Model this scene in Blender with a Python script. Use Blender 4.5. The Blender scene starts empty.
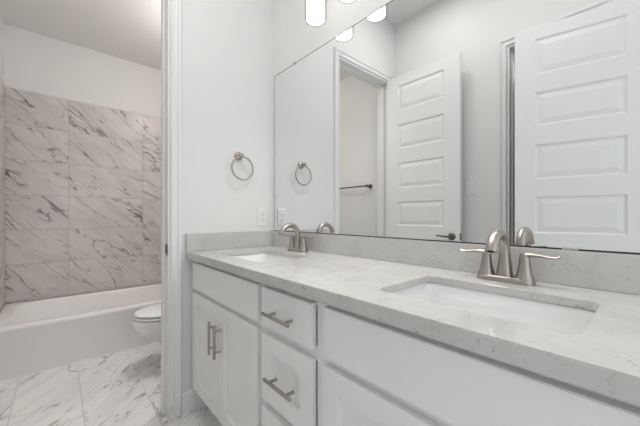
import bpy, bmesh, math
from mathutils import Vector, Matrix
S = bpy.context.scene
C = S.collection
PI = math.pi

# ------------------------------------------------------------------ camera
cam_d = bpy.data.cameras.new('camera')
cam = bpy.data.objects.new('camera', cam_d); C.objects.link(cam)
cam_d.sensor_fit = 'HORIZONTAL'; cam_d.sensor_width = 36.0
cam_d.lens = 36.0 * 294.39 / 640.0
cam_d.shift_y = 3.5 / 640.0
cam_d.clip_start = 0.02
cam.location = (-1.1013, -1.7314, 1.0946)
cam.rotation_euler = (PI / 2, 0, -math.radians(41.567))
S.camera = cam

# ------------------------------------------------------------------ view, world, big lights
S.view_settings.view_transform = 'Standard'
S.view_settings.look = 'None'
S.view_settings.exposure = 0.0
S.view_settings.gamma = 1.0
S.view_settings.use_curve_mapping = False
POWER = dict(ceiling=6.6, down=3.2, rear_fill=1.0, tub=4.8, tubp=8.6, closet=1.2, bulb=1.3, spot=11.0, world=1.22)
w = bpy.data.worlds.new('world'); S.world = w; w.use_nodes = True
bgn = w.node_tree.nodes['Background']
bgn.inputs['Color'].default_value = (0.93, 0.96, 1.0, 1); bgn.inputs['Strength'].default_value = POWER['world']

def area(name, loc, aim, sx, sy, power, col):
    d = bpy.data.lights.new(name, 'AREA'); d.shape = 'RECTANGLE'; d.size = sx; d.size_y = sy
    d.energy = power; d.color = col
    o = bpy.data.objects.new(name, d); C.objects.link(o); o.location = loc
    o.rotation_euler = (Vector(aim) - Vector(loc)).to_track_quat('-Z', 'Y').to_euler()
    return o
area('vanity_room_ceiling_fill', (-0.72, -1.2, 2.99), (-0.72, -1.2, 0), 0.5, 1.2, POWER['ceiling'], (1.0, 0.985, 0.96))  # broad unseen ceiling fill, added to brighten the vanity room
area('ceiling_fill_by_door', (-0.95, -0.52, 3.0), (-0.95, -0.52, 0), 0.16, 0.16, POWER['down'], (1.0, 0.985, 0.96))  # small extra fill added overhead to lift the left cabinet fronts
area('rear_fill_light', (-0.72, -2.72, 1.25), (-0.72, 0, 1.15), 1.2, 2.1, POWER['rear_fill'], (0.96, 0.98, 1.0))  # added fill panel behind the camera, at the room's open end
pd = bpy.data.lights.new('tub_room_lamp', 'POINT'); pd.energy = POWER['tubp']; pd.shadow_soft_size = 0.12; pd.color = (1.0, 0.965, 0.93)
po = bpy.data.objects.new('tub_room_lamp', pd); C.objects.link(po); po.location = (-0.20, 0.72, 2.42)
tl = area('tub_room_ceiling_light', (-0.38, 0.55, 2.72), (-0.38, 0.55, 0), 0.3, 0.3, POWER['tub'], (1.0, 0.97, 0.935))
tl.data.spread = math.radians(120)
pd = bpy.data.lights.new('closet_fill', 'POINT'); pd.energy = POWER['closet']; pd.shadow_soft_size = 0.10  # added fill behind the ajar door, lifts the dark gap
po = bpy.data.objects.new('closet_fill', pd); C.objects.link(po); po.location = (-1.86, -1.15, 2.35)

# ------------------------------------------------------------------ materials
def new_mat(name):
    m = bpy.data.materials.new(name); m.use_nodes = True
    nt = m.node_tree; return m, nt, nt.nodes['Principled BSDF']
def setv(b, **k):
    for n, v in k.items(): b.inputs[n.replace('_', ' ')].default_value = v
def mix(nt, fac, a, b):
    n = nt.nodes.new('ShaderNodeMix'); n.data_type = 'RGBA'
    for s, v in ((n.inputs[0], fac), (n.inputs[6], a), (n.inputs[7], b)):
        if hasattr(v, 'is_linked') or isinstance(v, bpy.types.NodeSocket): nt.links.new(v, s)
        else: s.default_value = v
    return n.outputs[2]
def mth(nt, op, a, b=None, c=None, clamp=False):
    n = nt.nodes.new('ShaderNodeMath'); n.operation = op; n.use_clamp = clamp
    for i, v in enumerate((a, b, c)):
        if v is None: continue
        if isinstance(v, bpy.types.NodeSocket): nt.links.new(v, n.inputs[i])
        else: n.inputs[i].default_value = v
    return n.outputs[0]
def sstep(nt, x, lo, hi, a=0.0, b=1.0):
    n = nt.nodes.new('ShaderNodeMapRange'); n.interpolation_type = 'SMOOTHSTEP'
    nt.links.new(x, n.inputs[0])
    for i, v in zip((1, 2, 3, 4), (lo, hi, a, b)): n.inputs[i].default_value = v
    return n.outputs[0]
def noise(nt, vec, scale, detail=4, rough=.55, dist=0.0):
    n = nt.nodes.new('ShaderNodeTexNoise'); n.inputs['Scale'].default_value = scale
    n.inputs['Detail'].default_value = detail; n.inputs['Roughness'].default_value = rough
    n.inputs['Distortion'].default_value = dist
    nt.links.new(vec, n.inputs['Vector']); return n
def position(nt): return nt.nodes.new('ShaderNodeNewGeometry').outputs['Position']
def bump(nt, b, h, strength, dist):
    n = nt.nodes.new('ShaderNodeBump'); n.inputs['Strength'].default_value = strength
    n.inputs['Distance'].default_value = dist
    nt.links.new(h, n.inputs['Height']); nt.links.new(n.outputs[0], b.inputs['Normal'])

def paint(name, col, rough, bscale=220.0, bs=0.06):
    m, nt, b = new_mat(name); setv(b, Roughness=rough)
    p = position(nt)
    n = noise(nt, p, 3.0, 2)
    c = mix(nt, n.outputs[0], tuple(x * .985 for x in col) + (1,), tuple(min(1, x * 1.01) for x in col) + (1,))
    nt.links.new(c, b.inputs['Base Color'])
    if bs: bump(nt, b, noise(nt, p, bscale, 2).outputs[0], bs, .002)
    return m
def metal(name, col, rough):
    m, nt, b = new_mat(name); setv(b, Metallic=1.0, Roughness=rough)
    n = noise(nt, position(nt), 300.0, 2)
    nt.links.new(mix(nt, n.outputs[0], tuple(x * .94 for x in col) + (1,), col + (1,)), b.inputs['Base Color'])
    return m
M = {}
M['wall'] = paint('wall_paint', (.80, .795, .787), .6)
M['tubwall'] = paint('wall_paint_lightened', (.85, .84, .825), .6)  # same wall paint, lightened to make up for dim light in the tub room
M['ceil'] = paint('ceiling_paint', (.78, .775, .765), .7)
M['tubceil'] = paint('ceiling_paint_lightened', (.84, .825, .805), .7)  # ceiling paint lightened in place of light missing on the tub-room ceiling
M['trim'] = paint('trim_enamel', (.83, .83, .83), .35, bs=0)
M['door'] = paint('door_enamel', (.84, .84, .835), .38, bs=0)
M['cab'] = paint('cabinet_enamel', (.86, .858, .85), .35, bs=0)
M['kick'] = paint('toe_kick_paint', (.55, .54, .53), .5, bs=0)
M['porc'] = paint('white_porcelain', (.88, .88, .87), .08, bs=0)
M['sinkporc'] = paint('sink_porcelain', (.84, .84, .835), .08, bs=0)
M['tub'] = paint('tub_acrylic', (.91, .895, .875), .18, bs=0)
M['plastic'] = paint('white_plastic', (.84, .84, .83), .35, bs=0)
M['slot'] = paint('dark_slot', (.06, .06, .06), .5, bs=0)
M['nickel'] = metal('brushed_nickel', (.42, .385, .35), .31)
M['dark'] = metal('dark_nickel', (.20, .185, .165), .25)
M['steel'] = metal('clip_steel', (.6, .6, .6), .25)
M['edge'] = paint('mirror_edge', (.03, .033, .032), .7, bs=0)

m, nt, b = new_mat('mirror_silver'); setv(b, Metallic=1.0, Roughness=0.0, Base_Color=(.86, .875, .87, 1)); M['mirror'] = m

m, nt, b = new_mat('clear_glass')
out = nt.nodes['Material Output']; nt.nodes.remove(b)
tr = nt.nodes.new('ShaderNodeBsdfTransparent'); tr.inputs[0].default_value = (.94, .94, .94, 1)
gl = nt.nodes.new('ShaderNodeBsdfGlossy'); gl.inputs['Roughness'].default_value = .02
lw = nt.nodes.new('ShaderNodeLayerWeight'); lw.inputs[0].default_value = .5
fr = nt.nodes.new('ShaderNodeMath'); fr.operation = 'MULTIPLY_ADD'; fr.inputs[1].default_value = .35; fr.inputs[2].default_value = .03
pw = nt.nodes.new('ShaderNodeMath'); pw.operation = 'POWER'; pw.inputs[1].default_value = 3.0
nt.links.new(lw.outputs['Facing'], pw.inputs[0]); nt.links.new(pw.outputs[0], fr.inputs[0])
mx = nt.nodes.new('ShaderNodeMixShader')
nt.links.new(fr.outputs[0], mx.inputs[0]); nt.links.new(tr.outputs[0], mx.inputs[1]); nt.links.new(gl.outputs[0], mx.inputs[2])
nt.links.new(mx.outputs[0], out.inputs[0]); M['glass'] = m

m, nt, b = new_mat('lit_frosted_glass')
setv(b, Base_Color=(.9, .9, .88, 1), Roughness=.5, Emission_Color=(1, .965, .92, 1), Emission_Strength=POWER['bulb'])
M['bulb'] = m

def quartz():
    m, nt, b = new_mat('speckled_quartz'); setv(b, Roughness=.10)
    p = position(nt)
    cl = noise(nt, p, 9.0, 5, .6, .4)
    c = mix(nt, sstep(nt, cl.outputs[0], .35, .70), (.59, .58, .565, 1), (.54, .53, .515, 1))
    sp = noise(nt, p, 55.0, 4, .65, .8)
    c = mix(nt, sstep(nt, sp.outputs[0], .58, .66, 0, .5), c, (.43, .415, .40, 1))
    big = noise(nt, p, 16.0, 2, .5, .6)
    fl = noise(nt, p, 58.0, 2, .5, 1.2)
    f = mth(nt, 'MULTIPLY', sstep(nt, fl.outputs[0], .64, .70), sstep(nt, big.outputs[0], .50, .60))
    c = mix(nt, mth(nt, 'MULTIPLY', f, .7), c, (.30, .285, .28, 1))
    nt.links.new(c, b.inputs['Base Color'])
    return m
M['quartz'] = quartz()

def marble(name, a, bx, tw, th, oa, ob, base, vein, grout, gw, ang, rough, dens):
    """square-laid marble tiles in the plane of axes a, bx"""
    m, nt, b = new_mat(name); setv(b, Roughness=rough)
    sep = nt.nodes.new('ShaderNodeSeparateXYZ'); nt.links.new(position(nt), sep.inputs[0])
    A = mth(nt, 'DIVIDE', mth(nt, 'SUBTRACT', sep.outputs[a], oa), tw)
    B = mth(nt, 'DIVIDE', mth(nt, 'SUBTRACT', sep.outputs[bx], ob), th)
    fa, fb = mth(nt, 'FLOOR', A), mth(nt, 'FLOOR', B)
    cb = nt.nodes.new('ShaderNodeCombineXYZ'); nt.links.new(fa, cb.inputs[0]); nt.links.new(fb, cb.inputs[1])
    wn = nt.nodes.new('ShaderNodeTexWhiteNoise'); wn.noise_dimensions = '3D'; nt.links.new(cb.outputs[0], wn.inputs[0])
    da = mth(nt, 'MULTIPLY', mth(nt, 'PINGPONG', A, .5), tw)
    db = mth(nt, 'MULTIPLY', mth(nt, 'PINGPONG', B, .5), th)
    g = sstep(nt, mth(nt, 'MINIMUM', da, db), gw * .45, gw * .75, 1, 0)
    pc = nt.nodes.new('ShaderNodeCombineXYZ')
    nt.links.new(sep.outputs[a], pc.inputs[0]); nt.links.new(sep.outputs[bx], pc.inputs[1])
    off = nt.nodes.new('ShaderNodeVectorMath'); off.operation = 'SCALE'; off.inputs[3].default_value = 17.0
    nt.links.new(wn.outputs[1], off.inputs[0])
    ad = nt.nodes.new('ShaderNodeVectorMath'); ad.operation = 'ADD'
    nt.links.new(pc.outputs[0], ad.inputs[0]); nt.links.new(off.outputs[0], ad.inputs[1])
    rot = nt.nodes.new('ShaderNodeVectorRotate'); rot.rotation_type = 'Z_AXIS'; rot.inputs['Angle'].default_value = -ang
    nt.links.new(ad.outputs[0], rot.inputs['Vector'])
    st = nt.nodes.new('ShaderNodeVectorMath'); st.operation = 'MULTIPLY'; st.inputs[1].default_value = (.34, 1.35, 1)
    nt.links.new(rot.outputs[0], st.inputs[0])
    P = st.outputs[0]
    def veins(scale, width, dist, det):
        n = noise(nt, P, scale, det, .55, dist)
        return sstep(nt, mth(nt, 'ABSOLUTE', mth(nt, 'SUBTRACT', n.outputs[0], .5)), 0, width, 1, 0)
    patch = sstep(nt, noise(nt, P, 3.2, 2).outputs[0], .52, .66)
    patch2 = sstep(nt, noise(nt, rot.outputs[0], 5.0, 3).outputs[0], .44, .56)
    v1 = mth(nt, 'MULTIPLY', veins(2.4, .013, .9, 3.5), patch)
    v2 = mth(nt, 'MULTIPLY', mth(nt, 'MULTIPLY', veins(5.0, .011, .7, 3), patch2), .75)
    v3 = mth(nt, 'MULTIPLY', veins(3.0, .10, .6, 5), .13)
    v4 = mth(nt, 'MULTIPLY', veins(1.5, .0075, .6, 5), .75)
    v1 = mth(nt, 'MAXIMUM', v1, v4)
    v = mth(nt, 'MULTIPLY', mth(nt, 'ADD', mth(nt, 'MAXIMUM', v1, v2), v3, clamp=True), dens)
    cloud = noise(nt, rot.outputs[0], 2.5, 4)
    c = mix(nt, sstep(nt, cloud.outputs[0], .35, .7), base + (1,), tuple(x * .93 for x in base) + (1,))
    c = mix(nt, v, c, vein + (1,))
    c = mix(nt, g, c, grout + (1,))
    nt.links.new(c, b.inputs['Base Color'])
    nt.links.new(sstep(nt, g, 0, 1, rough, .6), b.inputs['Roughness'])
    bump(nt, b, mth(nt, 'SUBTRACT', 1.0, g), .3, .002)
    return m
TB, TV, TG = (.72, .685, .66), (.19, .165, .15), (.50, .465, .43)
AN = math.radians(-42)
M['tile_b'] = marble('marble_wall_tile', 0, 2, .61, .305, -1.033, 2.2, TB, TV, TG, .004, AN, .28, 1.0)
M['tile_s'] = marble('marble_side_tile', 1, 2, .61, .305, 1.9244, 2.2, TB, TV, TG, .004, -AN, .28, 1.0)
M['tile_f'] = marble('marble_floor_tile', 0, 1, .3035, .61, -1.0, .575, (.86, .845, .825), (.26, .235, .22), (.58, .555, .53), .005,
                     math.radians(48), .18, .85)

# ------------------------------------------------------------------ mesh helpers
def link(name, bm, mat, parent=None, smooth=False, loc=None):
    bmesh.ops.recalc_face_normals(bm, faces=bm.faces)
    me = bpy.data.meshes.new(name); bm.to_mesh(me); bm.free()
    if smooth:
        for p in me.polygons: p.use_smooth = True
        me.set_sharp_from_angle(angle=math.radians(38))
    for k in (mat if isinstance(mat, (list, tuple)) else [mat]): me.materials.append(M[k] if isinstance(k, str) else k)
    o = bpy.data.objects.new(name, me); C.objects.link(o)
    if parent: o.parent = parent
    if loc: o.location = loc
    return o
def thing(name, loc, label, cat, group=None):
    o = bpy.data.objects.new(name, None); C.objects.link(o); o.location = loc; o.empty_display_size = .05
    tag(o, label, cat, group); return o
def tag(o, label, cat, group=None):
    o['label'] = label; o['category'] = cat
    if group: o['group'] = group
    return o
def struct(o): o['kind'] = 'structure'; return o
def box(bm, x0, x1, y0, y1, z0, z1, bev=0.0, seg=2):
    t = bmesh.new() if bev else bm
    r = bmesh.ops.create_cube(t, size=1.0)
    bmesh.ops.transform(t, verts=r['verts'], matrix=Matrix.Translation(((x0 + x1) / 2, (y0 + y1) / 2, (z0 + z1) / 2)) @
                        Matrix.Diagonal((abs(x1 - x0), abs(y1 - y0), abs(z1 - z0), 1)))
    if bev:
        bmesh.ops.bevel(t, geom=list(t.edges), offset=bev, segments=seg, affect='EDGES', profile=.5)
        merge(bm, t)
    return bm
def merge(bm, t):
    me = bpy.data.meshes.new('tmp'); t.to_mesh(me); t.free(); bm.from_mesh(me); bpy.data.meshes.remove(me)
def B(*a, **k): return box(bmesh.new(), *a, **k)
def loft(bm, loops, cap0=True, cap1=True):
    vs = [[bm.verts.new(p) for p in L] for L in loops]
    n = len(vs[0])
    for A_, B_ in zip(vs, vs[1:]):
        for i in range(n): bm.faces.new((A_[i], A_[(i + 1) % n], B_[(i + 1) % n], B_[i]))
    if cap0: bm.faces.new(vs[0][::-1])
    if cap1: bm.faces.new(vs[-1])
    return bm
def tube(bm, pts, radii, n=16, flat=None, up=Vector((0, 1, 0))):
    """tube along pts; radii per point; flat = optional (ru, rv) pairs"""
    pts = [Vector(p) for p in pts]; loops = []
    for i, p in enumerate(pts):
        d = (pts[min(i + 1, len(pts) - 1)] - pts[max(i - 1, 0)]).normalized()
        u = up - d * up.dot(d)
        if u.length < 1e-4: u = Vector((1, 0, 0)) - d * d.x
        u.normalize(); v = d.cross(u)
        ru, rv = (flat[i] if flat else (radii[i], radii[i]))
        loops.append([p + u * (ru * math.cos(2 * PI * k / n)) + v * (rv * math.sin(2 * PI * k / n)) for k in range(n)])
    return loft(bm, loops)
def smooth_path(ctrl, per=6):
    """Catmull-Rom over tuples of any length"""
    res = []; n = len(ctrl)
    for i in range(n - 1):
        p0, p1, p2, p3 = ctrl[max(i - 1, 0)], ctrl[i], ctrl[i + 1], ctrl[min(i + 2, n - 1)]
        for k in range(per):
            t = k / per
            res.append(tuple(.5 * (2 * b_ + (c_ - a_) * t + (2 * a_ - 5 * b_ + 4 * c_ - d_) * t * t + (3 * b_ - a_ - 3 * c_ + d_) * t ** 3)
                             for a_, b_, c_, d_ in zip(p0, p1, p2, p3)))
    res.append(tuple(ctrl[-1])); return res
def lathe(bm, prof, n=32, axis='Z', at=(0, 0, 0), cap=True):
    loops = []
    for r, h in prof:
        L = []
        for k in range(n):
            c_, s_ = r * math.cos(2 * PI * k / n), r * math.sin(2 * PI * k / n)
            v = {'Z': (c_, s_, h), 'Y': (c_, h, s_), 'X': (h, c_, s_)}[axis]
            L.append(Vector(v) + Vector(at))
        loops.append(L)
    return loft(bm, loops, cap, cap)
def rrect(cx, cy, hx, hy, r, z, seg=6):
    L = []
    for q, (sx, sy) in enumerate(((1, 1), (-1, 1), (-1, -1), (1, -1))):
        for k in range(seg + 1):
            a = q * PI / 2 + k * PI / 2 / seg
            L.append((cx + sx * (hx - r) + r * math.cos(a), cy + sy * (hy - r) + r * math.sin(a), z))
    return L
def torus(bm, R, r, n=48, k=10, axis='Y', at=(0, 0, 0)):
    vs = []
    for i in range(n):
        a = 2 * PI * i / n; row = []
        for j in range(k):
            t = 2 * PI * j / k; q = R + r * math.cos(t)
            p = {'Y': (q * math.cos(a), r * math.sin(t), q * math.sin(a))}[axis]
            row.append(bm.verts.new(Vector(p) + Vector(at)))
        vs.append(row)
    for i in range(n):
        for j in range(k):
            bm.faces.new((vs[i][j], vs[(i + 1) % n][j], vs[(i + 1) % n][(j + 1) % k], vs[i][(j + 1) % k]))
    return bm
def copy_tree(o, parent=None):
    c = o.copy(); C.objects.link(c)
    if parent: c.parent = parent
    for ch in list(o.children): copy_tree(ch, c)
    return c

def panel_slab(bm, w_, h_, t_, panels, steps, both=True, ox=0.0, oz=0.0, bev=.0015):
    """slab in local x (width), z (height), y (thickness: front face y=0, back y=t_).
    panels: [(x0,x1,z0,z1)] stacked in z sharing x0,x1; steps: [(inset, depth)] loops."""
    def side(y, sgn):
        xs = sorted({0, w_} | {p[0] for p in panels} | {p[1] for p in panels})
        zs = sorted({0, h_} | {p[2] for p in panels} | {p[3] for p in panels})
        for i in range(len(xs) - 1):
            for j in range(len(zs) - 1):
                x0, x1, z0, z1 = xs[i], xs[i + 1], zs[j], zs[j + 1]
                if (x0, x1, z0, z1) in panels:
                    loops = [[(x0, y, z0), (x1, y, z0), (x1, y, z1), (x0, y, z1)]]
                    for ins, dep in steps:
                        yy = y + sgn * dep
                        loops.append([(x0 + ins, yy, z0 + ins), (x1 - ins, yy, z0 + ins), (x1 - ins, yy, z1 - ins), (x0 + ins, yy, z1 - ins)])
                    loft(bm, loops, False, True)
                else:
                    bm.faces.new([bm.verts.new(p) for p in ((x0, y, z0), (x1, y, z0), (x1, y, z1), (x0, y, z1))])
    side(0.0, 1)
    if both: side(t_, -1)
    else: bm.faces.new([bm.verts.new(p) for p in ((0, t_, 0), (w_, t_, 0), (w_, t_, h_), (0, t_, h_))])
    for q in (((0, 0, 0), (w_, 0, 0), (w_, t_, 0), (0, t_, 0)), ((0, 0, h_), (w_, 0, h_), (w_, t_, h_), (0, t_, h_)),
              ((0, 0, 0), (0, t_, 0), (0, t_, h_), (0, 0, h_)), ((w_, 0, 0), (w_, t_, 0), (w_, t_, h_), (w_, 0, h_))):
        bm.faces.new([bm.verts.new(p) for p in q])
    bmesh.ops.remove_doubles(bm, verts=bm.verts, dist=1e-5)
    return bm

# ------------------------------------------------------------------ room shell
XL, XJ, XH = -1.455, -0.654, -1.368        # left wall face, right jamb, left (hinge) jamb of the tub-room doorway
TY, BY = 1.12, 1.9244                      # tub front, tiled back wall
ZC, ZT, ZO = 3.02, 2.74, 2.425             # ceilings, doorway height
XR = 0.075                                 # right wall of tub room
Y0 = -2.72
struct(link('floor', B(-2.25, .2, Y0, 2.06, -.06, 0), 'tile_f'))
struct(link('ceiling', B(XL - .1, .1, Y0, .06, ZC, ZC + .06), 'ceil'))
struct(link('ceiling.001', B(XL - .1, XR + .12, .14, BY + .12, ZT, ZT + .06), 'tubceil'))
struct(link('wall_right', B(0, .1, Y0, 0, 0, ZC), 'wall'))
bm = B(XJ, .1, 0, .14, 0, ZC); box(bm, XH, XJ, 0, .14, ZO, ZC); box(bm, XL, XH, 0, .14, 0, ZC)
struct(link('wall_end', bm, 'wall'))
D2A, D2B = -1.005, -1.787                  # second doorway in the left wall
bm = B(XL - .12, XL, D2A, BY + .12, 0, ZC); box(bm, XL - .12, XL, Y0, D2B, 0, ZC); box(bm, XL - .12, XL, D2B, D2A, 2.382, ZC)
struct(link('wall_left', bm, 'wall'))
bm = B(-2.2, -2.15, -2.2, -.7, 0, 2.6); box(bm, -2.15, XL - .12, -2.2, -2.15, 0, 2.6); box(bm, -2.15, XL - .12, -.75, -.7, 0, 2.6)
box(bm, -2.15, XL - .12, -2.15, -.75, 2.55, 2.6)
struct(link('closet_light_block', bm, 'wall'))  # unseen box added behind the ajar door, stops world light leaking through
struct(link('wall_tub_back', B(XL, XR + .12, BY + .012, BY + .12, 0, ZT), 'tubwall'))
struct(link('wall_tub_right', B(XR, XR + .12, .14, BY + .012, 0, ZT), 'tubwall'))
struct(link('wall_tub_tile', B(XL + .010, XR, BY, BY + .012, .352, 2.2, bev=.002), 'tile_b'))
struct(link('wall_tub_tile_side', B(XL, XL + .010, TY - .02, BY + .012, .352, 2.2, bev=.002), 'tile_s'))

# casing profile swept around three sides of an opening (mitred)
CAS = [(0, 0), (0, .009), (.005, .013), (.014, .013), (.018, .009), (.033, .011), (.038, .018), (.048, .019), (.053, .015), (.055, 0)]
def casing(name, a0, a1, ztop, plane, axis, sgn, off0=True, off1=True, cut0=None):
    """axis 'X': opening spans a0..a1 in X on plane Y=plane; axis 'Y' likewise. sgn: projection direction"""
    bm = bmesh.new()
    def P(a, z, d): return (a, plane + sgn * d, z) if axis == 'X' else (plane + sgn * d, a, z)
    rows = []
    for o, d in CAS:
        o0 = min(o, cut0) if cut0 else o
        rows.append([P(a0 - o0, 0, d), P(a0 - o0, ztop + o, d), P(a1 + o, ztop + o, d), P(a1 + o, 0, d)])
    vs = [[bm.verts.new(p) for p in r] for r in rows]
    for A_, B_ in zip(vs, vs[1:] + vs[:1]):
        for i in range(3): bm.faces.new((A_[i], A_[i + 1], B_[i + 1], B_[i]))
    bm.faces.new([r[0] for r in vs]); bm.faces.new([r[3] for r in vs])
    return struct(link(name, bm, 'trim'))
casing('trim_1', XH - .004, XJ + .004, ZO + .004, 0, 'X', -1)
casing('trim_5', XH - .004, XJ + .004, ZO + .004, .14, 'X', 1)
casing('trim_2', D2B - .004, D2A + .004, 2.385, XL, 'Y', 1)
# jamb linings with stops
bm = B(XJ - .008, XJ, -.001, .141, 0, ZO); box(bm, XH, XH + .006, -.001, .141, 0, ZO); box(bm, XH + .006, XJ - .008, -.001, .141, ZO - .012, ZO)
box(bm, XJ - .019, XJ - .008, .056, .09, 0, ZO - .012, bev=.002); box(bm, XH + .006, XH + .016, .056, .09, 0, ZO - .012, bev=.002)
box(bm, XH + .016, XJ - .019, .056, .09, ZO - .024, ZO - .012, bev=.002)
jamb = struct(link('trim_3', bm, 'trim'))
bm = B(XL - .121, XL + .001, D2A - .012, D2A, 0, 2.382); box(bm, XL - .121, XL + .001, D2B, D2B + .012, 0, 2.382)
box(bm, XL - .121, XL + .001, D2B + .012, D2A - .012, 2.370, 2.382)
box(bm, XL - .08, XL - .045, D2A - .023, D2A - .012, 0, 2.370); box(bm, XL - .08, XL - .045, D2B + .012, D2A - .023, 2.359, 2.370)
struct(link('trim_4', bm, 'trim'))
# strike plate on the jamb
bm = bmesh.new()
loft(bm, [[(XJ - .008 - d, .024 + y, .915 + z) for y, z, _ in rrect(0, 0, .027 - i, .032 - i, .014, 0, 4)] for d, i in ((0, 0), (.0015, 0), (.002, .001))])
st = link('strike_plate', bm, 'nickel', jamb)
link('latch_hole', B(XJ - .0108, XJ - .0098, .012, .034, .897, .933), 'slot', st)

def baseboard(name, x0, x1, y0, y1, axis):
    bm = bmesh.new(); prof = [(0, 0), (.015, 0), (.015, .088), (.012, .098), (.012, .104), (.006, .114), (0, .116)]
    if axis == 'X': loops = [[(x, y0 - d, z) for d, z in prof] for x in (x0, x1)]
    else: loops = [[(x0 + d, y, z) for d, z in prof] for y in (y0, y1)]
    loft(bm, loops); return struct(link(name, bm, 'trim'))
baseboard('baseboard_end', XJ + .059, -.46, 0, 0, 'X')
baseboard('baseboard_left', XL, XL, -.02, D2A + .066, 'Y')

# ------------------------------------------------------------------ six-panel doors
DW, DH, DT = .690, 2.412, .035
ZP = [(2.085, 2.320), (1.722, 1.950), (1.350, 1.588), (.998, 1.222), (.625, .855), (.255, .485)]
ZP2 = [(2.039, 2.279), (1.695, 1.919), (1.335, 1.568), (.973, 1.217), (.61, .85), (.245, .48)]
def make_leaf(name, w_, DH, ZP, xa=.118, xb=.128):
    bm = bmesh.new()
    panels = [(xa, w_ - xb, a, b_) for a, b_ in ZP]
    panel_slab(bm, w_, DH, DT, panels, [(.010, .009), (.016, .009), (.046, .002)], True)
    return link(name, bm, 'door')
def lever(parent, x, y, z, sy, direction, mat='dark'):
    """lever set: rose on the face at local y, pointing to sy, handle toward local x direction"""
    bm = bmesh.new()
    lathe(bm, [(.031, 0), (.031, sy * .006), (.026, sy * .011), (.012, sy * .013), (.0105, sy * .040)], 24, 'Y', (x, y, z))
    r = link('door_handle', bm, mat, parent, True)
    bm = bmesh.new()
    pts = smooth_path([(x, y + sy * .040, z), (x + direction * .02, y + sy * .046, z), (x + direction * .06, y + sy * .047, z + .002),
                       (x + direction * .105, y + sy * .046, z + .006), (x + direction * .112, y + sy * .045, z + .009)], 4)
    tube(bm, pts, [.009 - .004 * i / len(pts) for i in range(len(pts))], 10, up=Vector((0, 1, 0)))
    link('lever', bm, mat, r, True)
# tub-room door, swung open against the left wall: hinge at (-1.352, -0.004); leaf runs along -Y, front face looks to +X
d1 = struct(make_leaf('door_1', DW, DH, ZP)); d1.location = (-1.347, -.012, .012); d1.rotation_euler = (0, 0, -PI / 2 - math.radians(1.3))
# local x -> -Y ; local y -> -X (thickness towards the wall)
lever(d1, DW - .062, 0, .918, -1, -1); lever(d1, DW - .062, DT, .918, 1, -1)
link('latch_plate', B(DW - .001, DW + .0015, .004, DT - .004, .888, .948), 'dark', d1)
for k, hz in enumerate((.2, 1.2, 2.2)):
    link('hinge', lathe(bmesh.new(), [(.006, 0), (.006, .09)], 12, 'Z', (-.006, -.004, hz)), 'dark', d1, True)
# closet door in the left wall, standing slightly ajar
W2 = .705
d2 = struct(make_leaf('door_2', W2, 2.362, ZP2, .150, .114)); d2.location = (XL + .004, D2B + .004, .010)
d2.rotation_euler = (0, 0, PI / 2 - math.radians(13.5))
# mirrored so its front face looks into the room: local x -> +Y, local y -> -X
lever(d2, W2 - .062, 0, .880, -1, -1)

# ------------------------------------------------------------------ bathtub
tx0, tx1, tr, ty1 = XL + .010, XR, .35, BY
bm = bmesh.new()
cx_, cy_ = (tx0 + tx1) / 2, (TY + ty1) / 2; hx, hy = (tx1 - tx0) / 2, (ty1 - TY) / 2
icy = cy_ + .012
loops = [rrect(cx_, cy_, hx - .012, hy - .012, .004, 0), rrect(cx_, cy_, hx - .012, hy - .012, .004, .030), rrect(cx_, cy_, hx - .004, hy - .004, .004, .075),
         rrect(cx_, cy_, hx - .004, hy - .004, .006, tr - .035), rrect(cx_, cy_, hx, hy, .010, tr - .026), rrect(cx_, cy_, hx, hy, .012, tr - .010),
         rrect(cx_, cy_, hx - .004, hy - .004, .014, tr - .002), rrect(cx_, cy_, hx - .012, hy - .012, .016, tr),
         rrect(cx_, icy, hx - .075, hy - .075, .10, tr), rrect(cx_, icy, hx - .083, hy - .083, .10, tr - .003),
         rrect(cx_, icy, hx - .090, hy - .090, .10, tr - .014), rrect(cx_, icy, hx - .13, hy - .12, .12, .14),
         rrect(cx_, icy, hx - .17, hy - .15, .12, .085), rrect(cx_, icy, hx - .24, hy - .21, .10, .07)]
loft(bm, loops)
tubm = thing('bathtub', (0, 0, 0), 'white alcove bathtub with plain apron under the marble tiled wall', 'bathtub')
link('tub_shell', bm, 'tub', tubm, True)
link('drain', lathe(bmesh.new(), [(.03, .0), (.03, .004), (.022, .006), (.0, .006)], 20, 'Z', (tx1 - .33, icy, .0695), cap=False), 'nickel', tubm, True)

# ------------------------------------------------------------------ toilet (faces -X, seen past the door casing)
TYC = .675
toi = thing('toilet', (0, TYC, 0), 'white toilet with closed lid partly hidden behind the door casing', 'toilet')
def egg(xf, xb, wy, z, n=40):
    """egg outline: front tip xf (-), back xb, half width wy"""
    L = []; xm = xb - .42 * (xb - xf)
    for k in range(n):
        a = 2 * PI * k / n; c_, s_ = math.cos(a), math.sin(a)
        x = xm + (c_ * (xb - xm) if c_ > 0 else c_ * (xm - xf))
        L.append((x, wy * math.copysign(abs(s_) ** .9, s_), z))
    return L
bm = bmesh.new()
loft(bm, [egg(-.545, -.02, .105, 0), egg(-.54, -.02, .10, .05), egg(-.53, -.02, .098, .15), egg(-.60, -.02, .125, .215), egg(-.685, -.03, .165, .27),
          egg(-.715, -.04, .180, .315), egg(-.722, -.05, .184, .345), egg(-.718, -.05, .182, .362), egg(-.705, -.06, .172, .368)])
link('bowl', bm, 'porc', toi, True)
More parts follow.
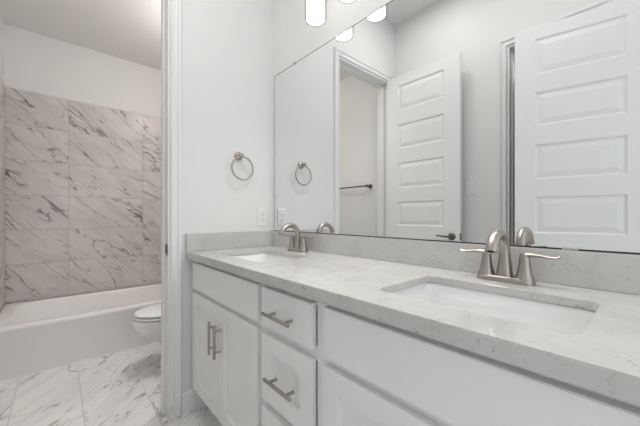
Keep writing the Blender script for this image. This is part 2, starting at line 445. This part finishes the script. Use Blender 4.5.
def pad(x0, x1, wy, z0, z1):
    bm = bmesh.new(); r = .006
    loft(bm, [egg(x0 + r, x1 - r, wy - r, z0), egg(x0, x1, wy, z0 + r * .6), egg(x0, x1, wy, z1 - r), egg(x0 + r * .6, x1 - r * .6, wy - r * .6, z1 - r * .3), egg(x0 + .03, x1 - .03, wy - .03, z1 + .003)])
    return bm
link('seat', pad(-.712, -.19, .180, .374, .388), 'porc', toi, True)
link('lid', pad(-.706, -.19, .177, .394, .411), 'porc', toi, True)
link('tank', B(-.165, .055, -.22, .22, .37, .73, bev=.02, seg=3), 'porc', toi, True)
link('tank_lid', B(-.175, .062, -.23, .23, .731, .765, bev=.012, seg=3), 'porc', toi, True)
bm = bmesh.new(); tube(bm, [(-.166, .16, .68), (-.185, .16, .68), (-.19, .13, .678), (-.19, .09, .675)], [.008] * 4, 10, up=Vector((0, 0, 1)))
link('flush_handle', bm, 'nickel', toi, True)

# ------------------------------------------------------------------ vanity cabinet
VL = 1.875; XF = -.53; ZTOP = .877; ZK = .130
van = thing('vanity_cabinet', (0, 0, 0), 'long white shaker vanity cabinet with bar pulls under the quartz countertop', 'vanity')
bm = B(XF + .02, -.006, -.022, -.004, 0.0, ZTOP); box(bm, XF + .02, -.006, -VL, -VL + .018, 0, ZTOP)
box(bm, XF + .02, -.006, -VL + .018, -.022, ZK, ZK + .018); box(bm, -.018, -.006, -VL + .018, -.022, ZK + .018, ZTOP)
for y in (-.78, -1.104): box(bm, XF + .02, -.018, y - .009, y + .009, ZK + .018, .70)
link('carcass', bm, 'cab', van)
bm = bmesh.new()                                           # face frame: stiles and rails
for y0, y1 in ((-.064, -.003), (-.803, -.757), (-1.132, -1.076), (-VL, -VL + .046)): box(bm, XF, XF + .02, y0, y1, ZK, ZTOP)
for y0, y1 in ((-.757, -.064), (-1.076, -.803), (-VL + .046, -1.132)):
    for z0, z1 in ((ZK, .165), (.668, .712), (.832, ZTOP)): box(bm, XF, XF + .02, y0, y1, z0, z1)
box(bm, XF, XF + .02, -1.076, -.803, .400, .448)
link('face_frame', bm, 'cab', van)
link('toe_kick', B(XF + .07, XF + .085, -VL, -.004, 0, ZK), 'cab', van)
def front(name, y0, y1, z0, z1, shaker):
    """panel on the cabinet face; y0>y1; returns object with origin at its lower corner: local x -> -Y, local y -> +X"""
    bm = bmesh.new(); w_, h_ = y0 - y1, z1 - z0
    fr = .058
    pan = [(fr, w_ - fr, fr, h_ - fr)] if shaker else []
    panel_slab(bm, w_, h_, .0195, pan, [(.0006, .012)], False)
    eb = [e for e in bm.edges if e.is_manifold and all(abs(v.co.y) < 1e-5 for v in e.verts) and
          any(abs(f.normal.y) < .5 for f in e.link_faces)]
    bmesh.ops.recalc_face_normals(bm, faces=bm.faces)
    outer = [e for e in bm.edges if all(abs(v.co.y) < 1e-5 for v in e.verts) and
             (all(abs(v.co.x) < 1e-5 for v in e.verts) or all(abs(v.co.x - w_) < 1e-5 for v in e.verts) or
              all(abs(v.co.z) < 1e-5 for v in e.verts) or all(abs(v.co.z - h_) < 1e-5 for v in e.verts))]
    bmesh.ops.bevel(bm, geom=outer, offset=.0018, segments=2, affect='EDGES')
    o = link(name, bm, 'cab', van)
    o.location = (XF - .020, y0, z0); o.rotation_euler = (0, 0, -PI / 2)
    return o
def pull(parent, x, z, vertical, L=.152):
    bm = bmesh.new(); y = -.033
    dx, dz = (0, 1) if vertical else (1, 0)
    tube(bm, [(x - dx * L / 2, y, z - dz * L / 2), (x - dx * L / 2 * .98, y, z - dz * L / 2 * .98), (x + dx * L / 2 * .98, y, z + dz * L / 2 * .98), (x + dx * L / 2, y, z + dz * L / 2)],
         [.0052, .006, .006, .0052], 14, up=Vector((0, 1, 0)))
    for s in (-1, 1):
        px_, pz_ = x + s * dx * .048, z + s * dz * .048
        lathe(bm, [(.0065, 0.0), (.005, -.004), (.005, -.030)], 12, 'Y', (px_, 0, pz_))
    return link('pull', bm, 'nickel', parent, True)
front('false_front', -.050, -.757, .702, .842, False)
a = front('door', -.050, -.402, .152, .678, True); pull(a, .352 - .029, .380, True)
a = front('door', -.405, -.757, .152, .678, True); pull(a, .029, .380, True)
a = front('drawer', -.788, -1.072, .704, .840, False); pull(a, .138, .060, False)
a = front('drawer', -.788, -1.072, .440, .674, True); pull(a, .148, .104, False)
a = front('drawer', -.788, -1.072, 0.152, .408, True); pull(a, .132, .135, False)
front('false_front', -1.122, -1.840, .702, .842, False)
a = front('door', -1.122, -1.4795, .152, .678, True); pull(a, .3575 - .029, .377, True)
a = front('door', -1.4825, -1.840, .152, .678, True); pull(a, .029, .380, True)

# ------------------------------------------------------------------ countertop with two sink cut-outs
SK = [(-.322, -.405), (-.322, -1.447)]; SHX, SHY = .140, .207
ZS = .898
ct = thing('countertop', (0, 0, ZS), 'white speckled quartz countertop with backsplash over the vanity', 'countertop')
bm = bmesh.new(); edges = []
def ring_edges(L):
    v = [bm.verts.new(p) for p in L]
    return [bm.edges.new((v[i], v[(i + 1) % len(v)])) for i in range(len(v))]
ey = -VL - .012
edges += ring_edges([(-.5325, -.002, 0), (-.001, -.002, 0), (-.001, ey, 0), (-.5325, ey, 0)])
for x, y in SK: edges += ring_edges(rrect(x, y, SHX, SHY, .022, 0))
bmesh.ops.triangle_fill(bm, use_beauty=True, use_dissolve=False, edges=edges)
top = list(bm.faces)
r = bmesh.ops.extrude_face_region(bm, geom=top)
bmesh.ops.translate(bm, vec=(0, 0, -.0205), verts=[v for v in r['geom'] if isinstance(v, bmesh.types.BMVert)])
bmesh.ops.recalc_face_normals(bm, faces=bm.faces)
ee = [e for e in bm.edges if len(e.link_faces) == 2 and e.calc_face_angle(0) > 1.0 and all(-.5 < v.co.x < -.1 for v in e.verts)]
bmesh.ops.bevel(bm, geom=ee, offset=.002, segments=2, affect='EDGES')
t = B(-.572, -.5325, ey, -.002, -.036, 0)
bmesh.ops.bevel(t, geom=[e for e in t.edges if all(v.co.x < -.57 for v in e.verts)], offset=.002, segments=2, affect='EDGES')
bmesh.ops.recalc_face_normals(t, faces=t.faces); merge(bm, t)
bmesh.ops.delete(bm, geom=[f for f in bm.faces if abs(f.normal.x) > .99 and all(abs(v.co.x + .5325) < 1e-4 for v in f.verts) and all(v.co.z > -.025 for v in f.verts)], context='FACES')
bmesh.ops.remove_doubles(bm, verts=bm.verts, dist=1e-5)
link('slab', bm, 'quartz', ct)
link('backsplash', B(-.021, -.001, ey, -.002, .0003, .100, bev=.0015), 'quartz', ct)
link('side_splash', B(-.572, -.0215, -.022, -.002, .0003, .100, bev=.0015), 'quartz', ct)

def make_sink(x, y, label):
    t = thing('sink', (x, y, ZTOP), label, 'sink', None)
    bm = bmesh.new(); z = -.0006
    loft(bm, [rrect(0, 0, SHX + .02, SHY + .02, .03, z - .012), rrect(0, 0, SHX + .02, SHY + .02, .03, z), rrect(0, 0, SHX + .006, SHY + .006, .028, z),
              rrect(0, 0, SHX + .003, SHY + .003, .030, z - .004), rrect(0, 0, SHX - .004, SHY - .004, .032, z - .06), rrect(0, 0, SHX - .012, SHY - .012, .036, z - .11),
              rrect(0, 0, SHX - .028, SHY - .028, .04, z - .128), rrect(0, 0, SHX - .06, SHY - .06, .04, z - .135), rrect(0, 0, .03, .03, .028, z - .139)], False, True)
    b_ = link('basin', bm, 'sinkporc', t, True)
    so = b_.modifiers.new('thickness', 'SOLIDIFY'); so.thickness = .008; so.offset = -1
    bm = lathe(bmesh.new(), [(.026, 0), (.026, .003), (.021, .0045), (.018, .002), (.0, .004)], 24, 'Z', (0, 0, z - .1388), cap=False)
    link('drain', bm, 'nickel', t, True)
    return t
make_sink(SK[0][0], SK[0][1], 'white rectangular undermount sink in the far end of the countertop, beside the electrical outlet')
make_sink(SK[1][0], SK[1][1], 'large white rectangular undermount sink in the near part of the countertop')

# ------------------------------------------------------------------ faucets
def make_faucet(x, y, label):
    t = thing('faucet', (x, y, ZS + .0004), label, 'faucet', None)
    bm = bmesh.new()
    loft(bm, [rrect(0, 0, .027, .077, .024, 0), rrect(0, 0, .027, .077, .024, .006), rrect(0, 0, .025, .075, .022, .013), rrect(0, 0, .022, .072, .020, .016)])
    link('base_plate', bm, 'nickel', t, True)
    ctl = [(0, 0, .014, .0235, .0225), (0, 0, .045, .0190, .020), (-.001, 0, .085, .0150, .0165), (-.007, 0, .116, .0140, .0155), (-.027, 0, .140, .0140, .0145),
           (-.056, 0, .147, .0145, .0135), (-.085, 0, .138, .0150, .0125), (-.106, 0, .119, .0155, .0120), (-.117, 0, .098, .0160, .0120)]
    sp = smooth_path(ctl, 5)
    bm = bmesh.new(); tube(bm, [p[:3] for p in sp], None, 20, flat=[p[3:] for p in sp])
    s = link('spout', bm, 'nickel', t, True)
    link('aerator', lathe(bmesh.new(), [(.0085, 0), (.0085, -.002)], 16, 'Z', (-.1172, 0, .0985)), 'slot', s, True)
    for sg in (1, -1):
        bm = bmesh.new()
        lathe(bm, [(.0255, .010), (.0245, .016), (.0205, .026), (.0170, .042), (.0145, .060), (.0135, .074), (.0125, .082), (.0095, .088), (0.003, .0900)], 24, 'Z', (0, sg * .051, 0))
        h = link('handle', bm, 'nickel', t, True)
        cl = smooth_path([(0, .044, .074, .0125, .011), (0, .060, .0845, .0115, .0075), (0, .085, .085, .0100, .0055), (0, .105, .083, .0100, .0048), (0, .122, .0825, .0105, .0043), (0, .132, .0855, .008, .0036)], 5)
        bm = bmesh.new()
        tube(bm, [(p[0], sg * p[1], p[2]) for p in cl], None, 12, flat=[p[3:] for p in cl], up=Vector((1, 0, 0)))
        link('lever', bm, 'nickel', h, True)
    return t
make_faucet(-.085, -.395, 'brushed nickel two-handle faucet at the far sink near the towel ring')
make_faucet(-.085, -1.434, 'brushed nickel two-handle faucet with arched spout behind the large near sink')

# ------------------------------------------------------------------ mirror
mir = thing('wall_mirror', (0, 0, ZS + .1005), 'wide frameless mirror on the wall above the backsplash', 'mirror')
bm = loft(bmesh.new(), [[(x, -1.86 + i, i), (x, -.03 - i, i), (x, -.03 - i, 1.047 - i), (x, -1.86 + i, 1.047 - i)] for x, i in ((-.001, 0), (-.0055, 0), (-.006, .0045))])
mo = link('mirror_glass', bm, ['edge', 'mirror'], mir)
for p in mo.data.polygons:
    if p.normal.x < -.9995: p.material_index = 1
for y, z, s in ((-.255, 1.047, 1), (-1.30, 1.047, 1)):
    bm = B(-.0085, -.001, y - .009, y + .009, z + .0005, z + .012, bev=.001); box(bm, -.0095, -.0065, y - .009, y + .009, z - .008, z + .012, bev=.001)
    link('mirror_clip', bm, 'steel', mir)
link('mirror_clip', B(-.0095, -.0065, -1.595, -1.557, .0005, .007, bev=.001), 'steel', mir)

# ------------------------------------------------------------------ vanity light
LY = [-.580, -.807, -1.034, -1.261]; LX = -.11; LZ = 2.098
vl = thing('vanity_light', (0, -.92, 2.33), 'lit vanity light with clear glass shades on the wall above the mirror', 'light')
link('backplate', B(-.025, -.001, -.42, .42, -.03, .03, bev=.005), 'nickel', vl)
for y in LY:
    yy = y + .92
    bm = bmesh.new(); tube(bm, smooth_path([(-.025, yy, 0), (-.07, yy, .012), (LX + .012, yy, .008), (LX, yy, -.02)], 4), [.008] * 13, 12)
    lathe(bm, [(.012, -.012), (.034, -.022), (.036, -.045), (.034, -.047)], 24, 'Z', (LX, yy, 0))
    link('arm', bm, 'nickel', vl, True)
    z0 = LZ - 2.33
    bm = bmesh.new()
    lathe(bm, [(.036, -.046), (.058, -.052), (.0585, -.06), (.0585, z0 + .022), (.0540, z0 + .006), (.044, z0), (.0, z0 + .0005)], 36, 'Z', (LX, yy, 0), cap=False)
    lathe(bm, [(.034, -.048), (.055, -.055), (.055, z0 + .022), (.050, z0 + .012), (.040, z0 + .008), (.0, z0 + .008)], 36, 'Z', (LX, yy, 0), cap=False)
    link('glass_shade', bm, 'glass', vl, True)
    sd = bpy.data.lights.new('lamp_downlight', 'SPOT'); sd.energy = POWER['spot']; sd.spot_size = math.radians(115); sd.spot_blend = 1.0
    sd.shadow_soft_size = .025; sd.color = (1.0, 0.985, 0.96)
    so = bpy.data.objects.new('lamp_downlight', sd); C.objects.link(so); so.parent = vl; so.location = (LX, yy, z0 + .042)
    bm = bmesh.new()
    lathe(bm, [(.002, z0 + .075), (.043, z0 + .075), (.0445, z0 + .013), (.047, z0 + .013), (.047, -.066), (.046, -.056), (.030, -.050), (.002, -.050)], 36, 'Z', (LX, yy, 0))
    link('diffuser', bm, 'bulb', vl, True)

# ------------------------------------------------------------------ towel ring, outlet, switch, towel bar
tr_ = thing('towel_ring', (-.247, 0, 1.395), 'brushed nickel towel ring hanging on the end wall', 'towel ring')
bm = bmesh.new(); lathe(bm, [(.027, -.0005), (.027, -.006), (.022, -.012), (.013, -.016), (.011, -.030), (.014, -.038), (.014, -.050), (.010, -.054)], 28, 'Y', (-.008, 0, .080))
link('wall_post', bm, 'nickel', tr_, True)
link('ring', torus(bmesh.new(), .071, .0052, 56, 12, 'Y', (0, -.044, 0)), 'nickel', tr_, True)

ou = thing('electrical_outlet', (-.083, 0, 1.09), 'white double electrical outlet on the end wall above the side splash', 'outlet')
link('cover_plate', B(-.036, .036, -.0065, -.0004, -.058, .058, bev=.003, seg=3), 'plastic', ou)
bm = B(-.0165, .0165, -.009, -.0067, -.034, .034, bev=.0015); f_ = link('receptacle', bm, 'plastic', ou)
for z in (-.018, .018):
    for x in (-.006, .006): link('slot', B(x - .0012, x + .0012, -.0095, -.0088, z - .004, z + .005), 'slot', f_)
    link('slot', B(-.002, .002, -.0095, -.0088, z - .011, z - .007), 'slot', f_)


sw = thing('light_switch', (XL, -.735, 1.33), 'white light switch plate on the wall between the doors, seen in the mirror', 'switch')
link('cover_plate', B(.0004, .0065, -.036, .036, -.058, .058, bev=.003, seg=3), 'plastic', sw)
link('rocker', B(.0066, .010, -.0165, .0165, -.033, .033, bev=.0015), 'plastic', sw)

tb = thing('towel_bar', (XL, .61, 1.425), 'dark metal towel bar in the tub room, seen in the mirror through the doorway', 'towel bar')
for y in (-.305, .305):
    bm = bmesh.new(); lathe(bm, [(.027, .0005), (.027, .007), (.020, .012), (.011, .016), (.011, .055), (.015, .060), (.015, .072), (.010, .076)], 24, 'X', (0, y, 0))
    link('bracket', bm, 'dark', tb, True)
bm = bmesh.new(); tube(bm, [(.066, -.305, 0), (.066, 0, 0), (.066, .305, 0)], [.008] * 3, 14, up=Vector((0, 0, 1)))
link('bar', bm, 'dark', tb, True)
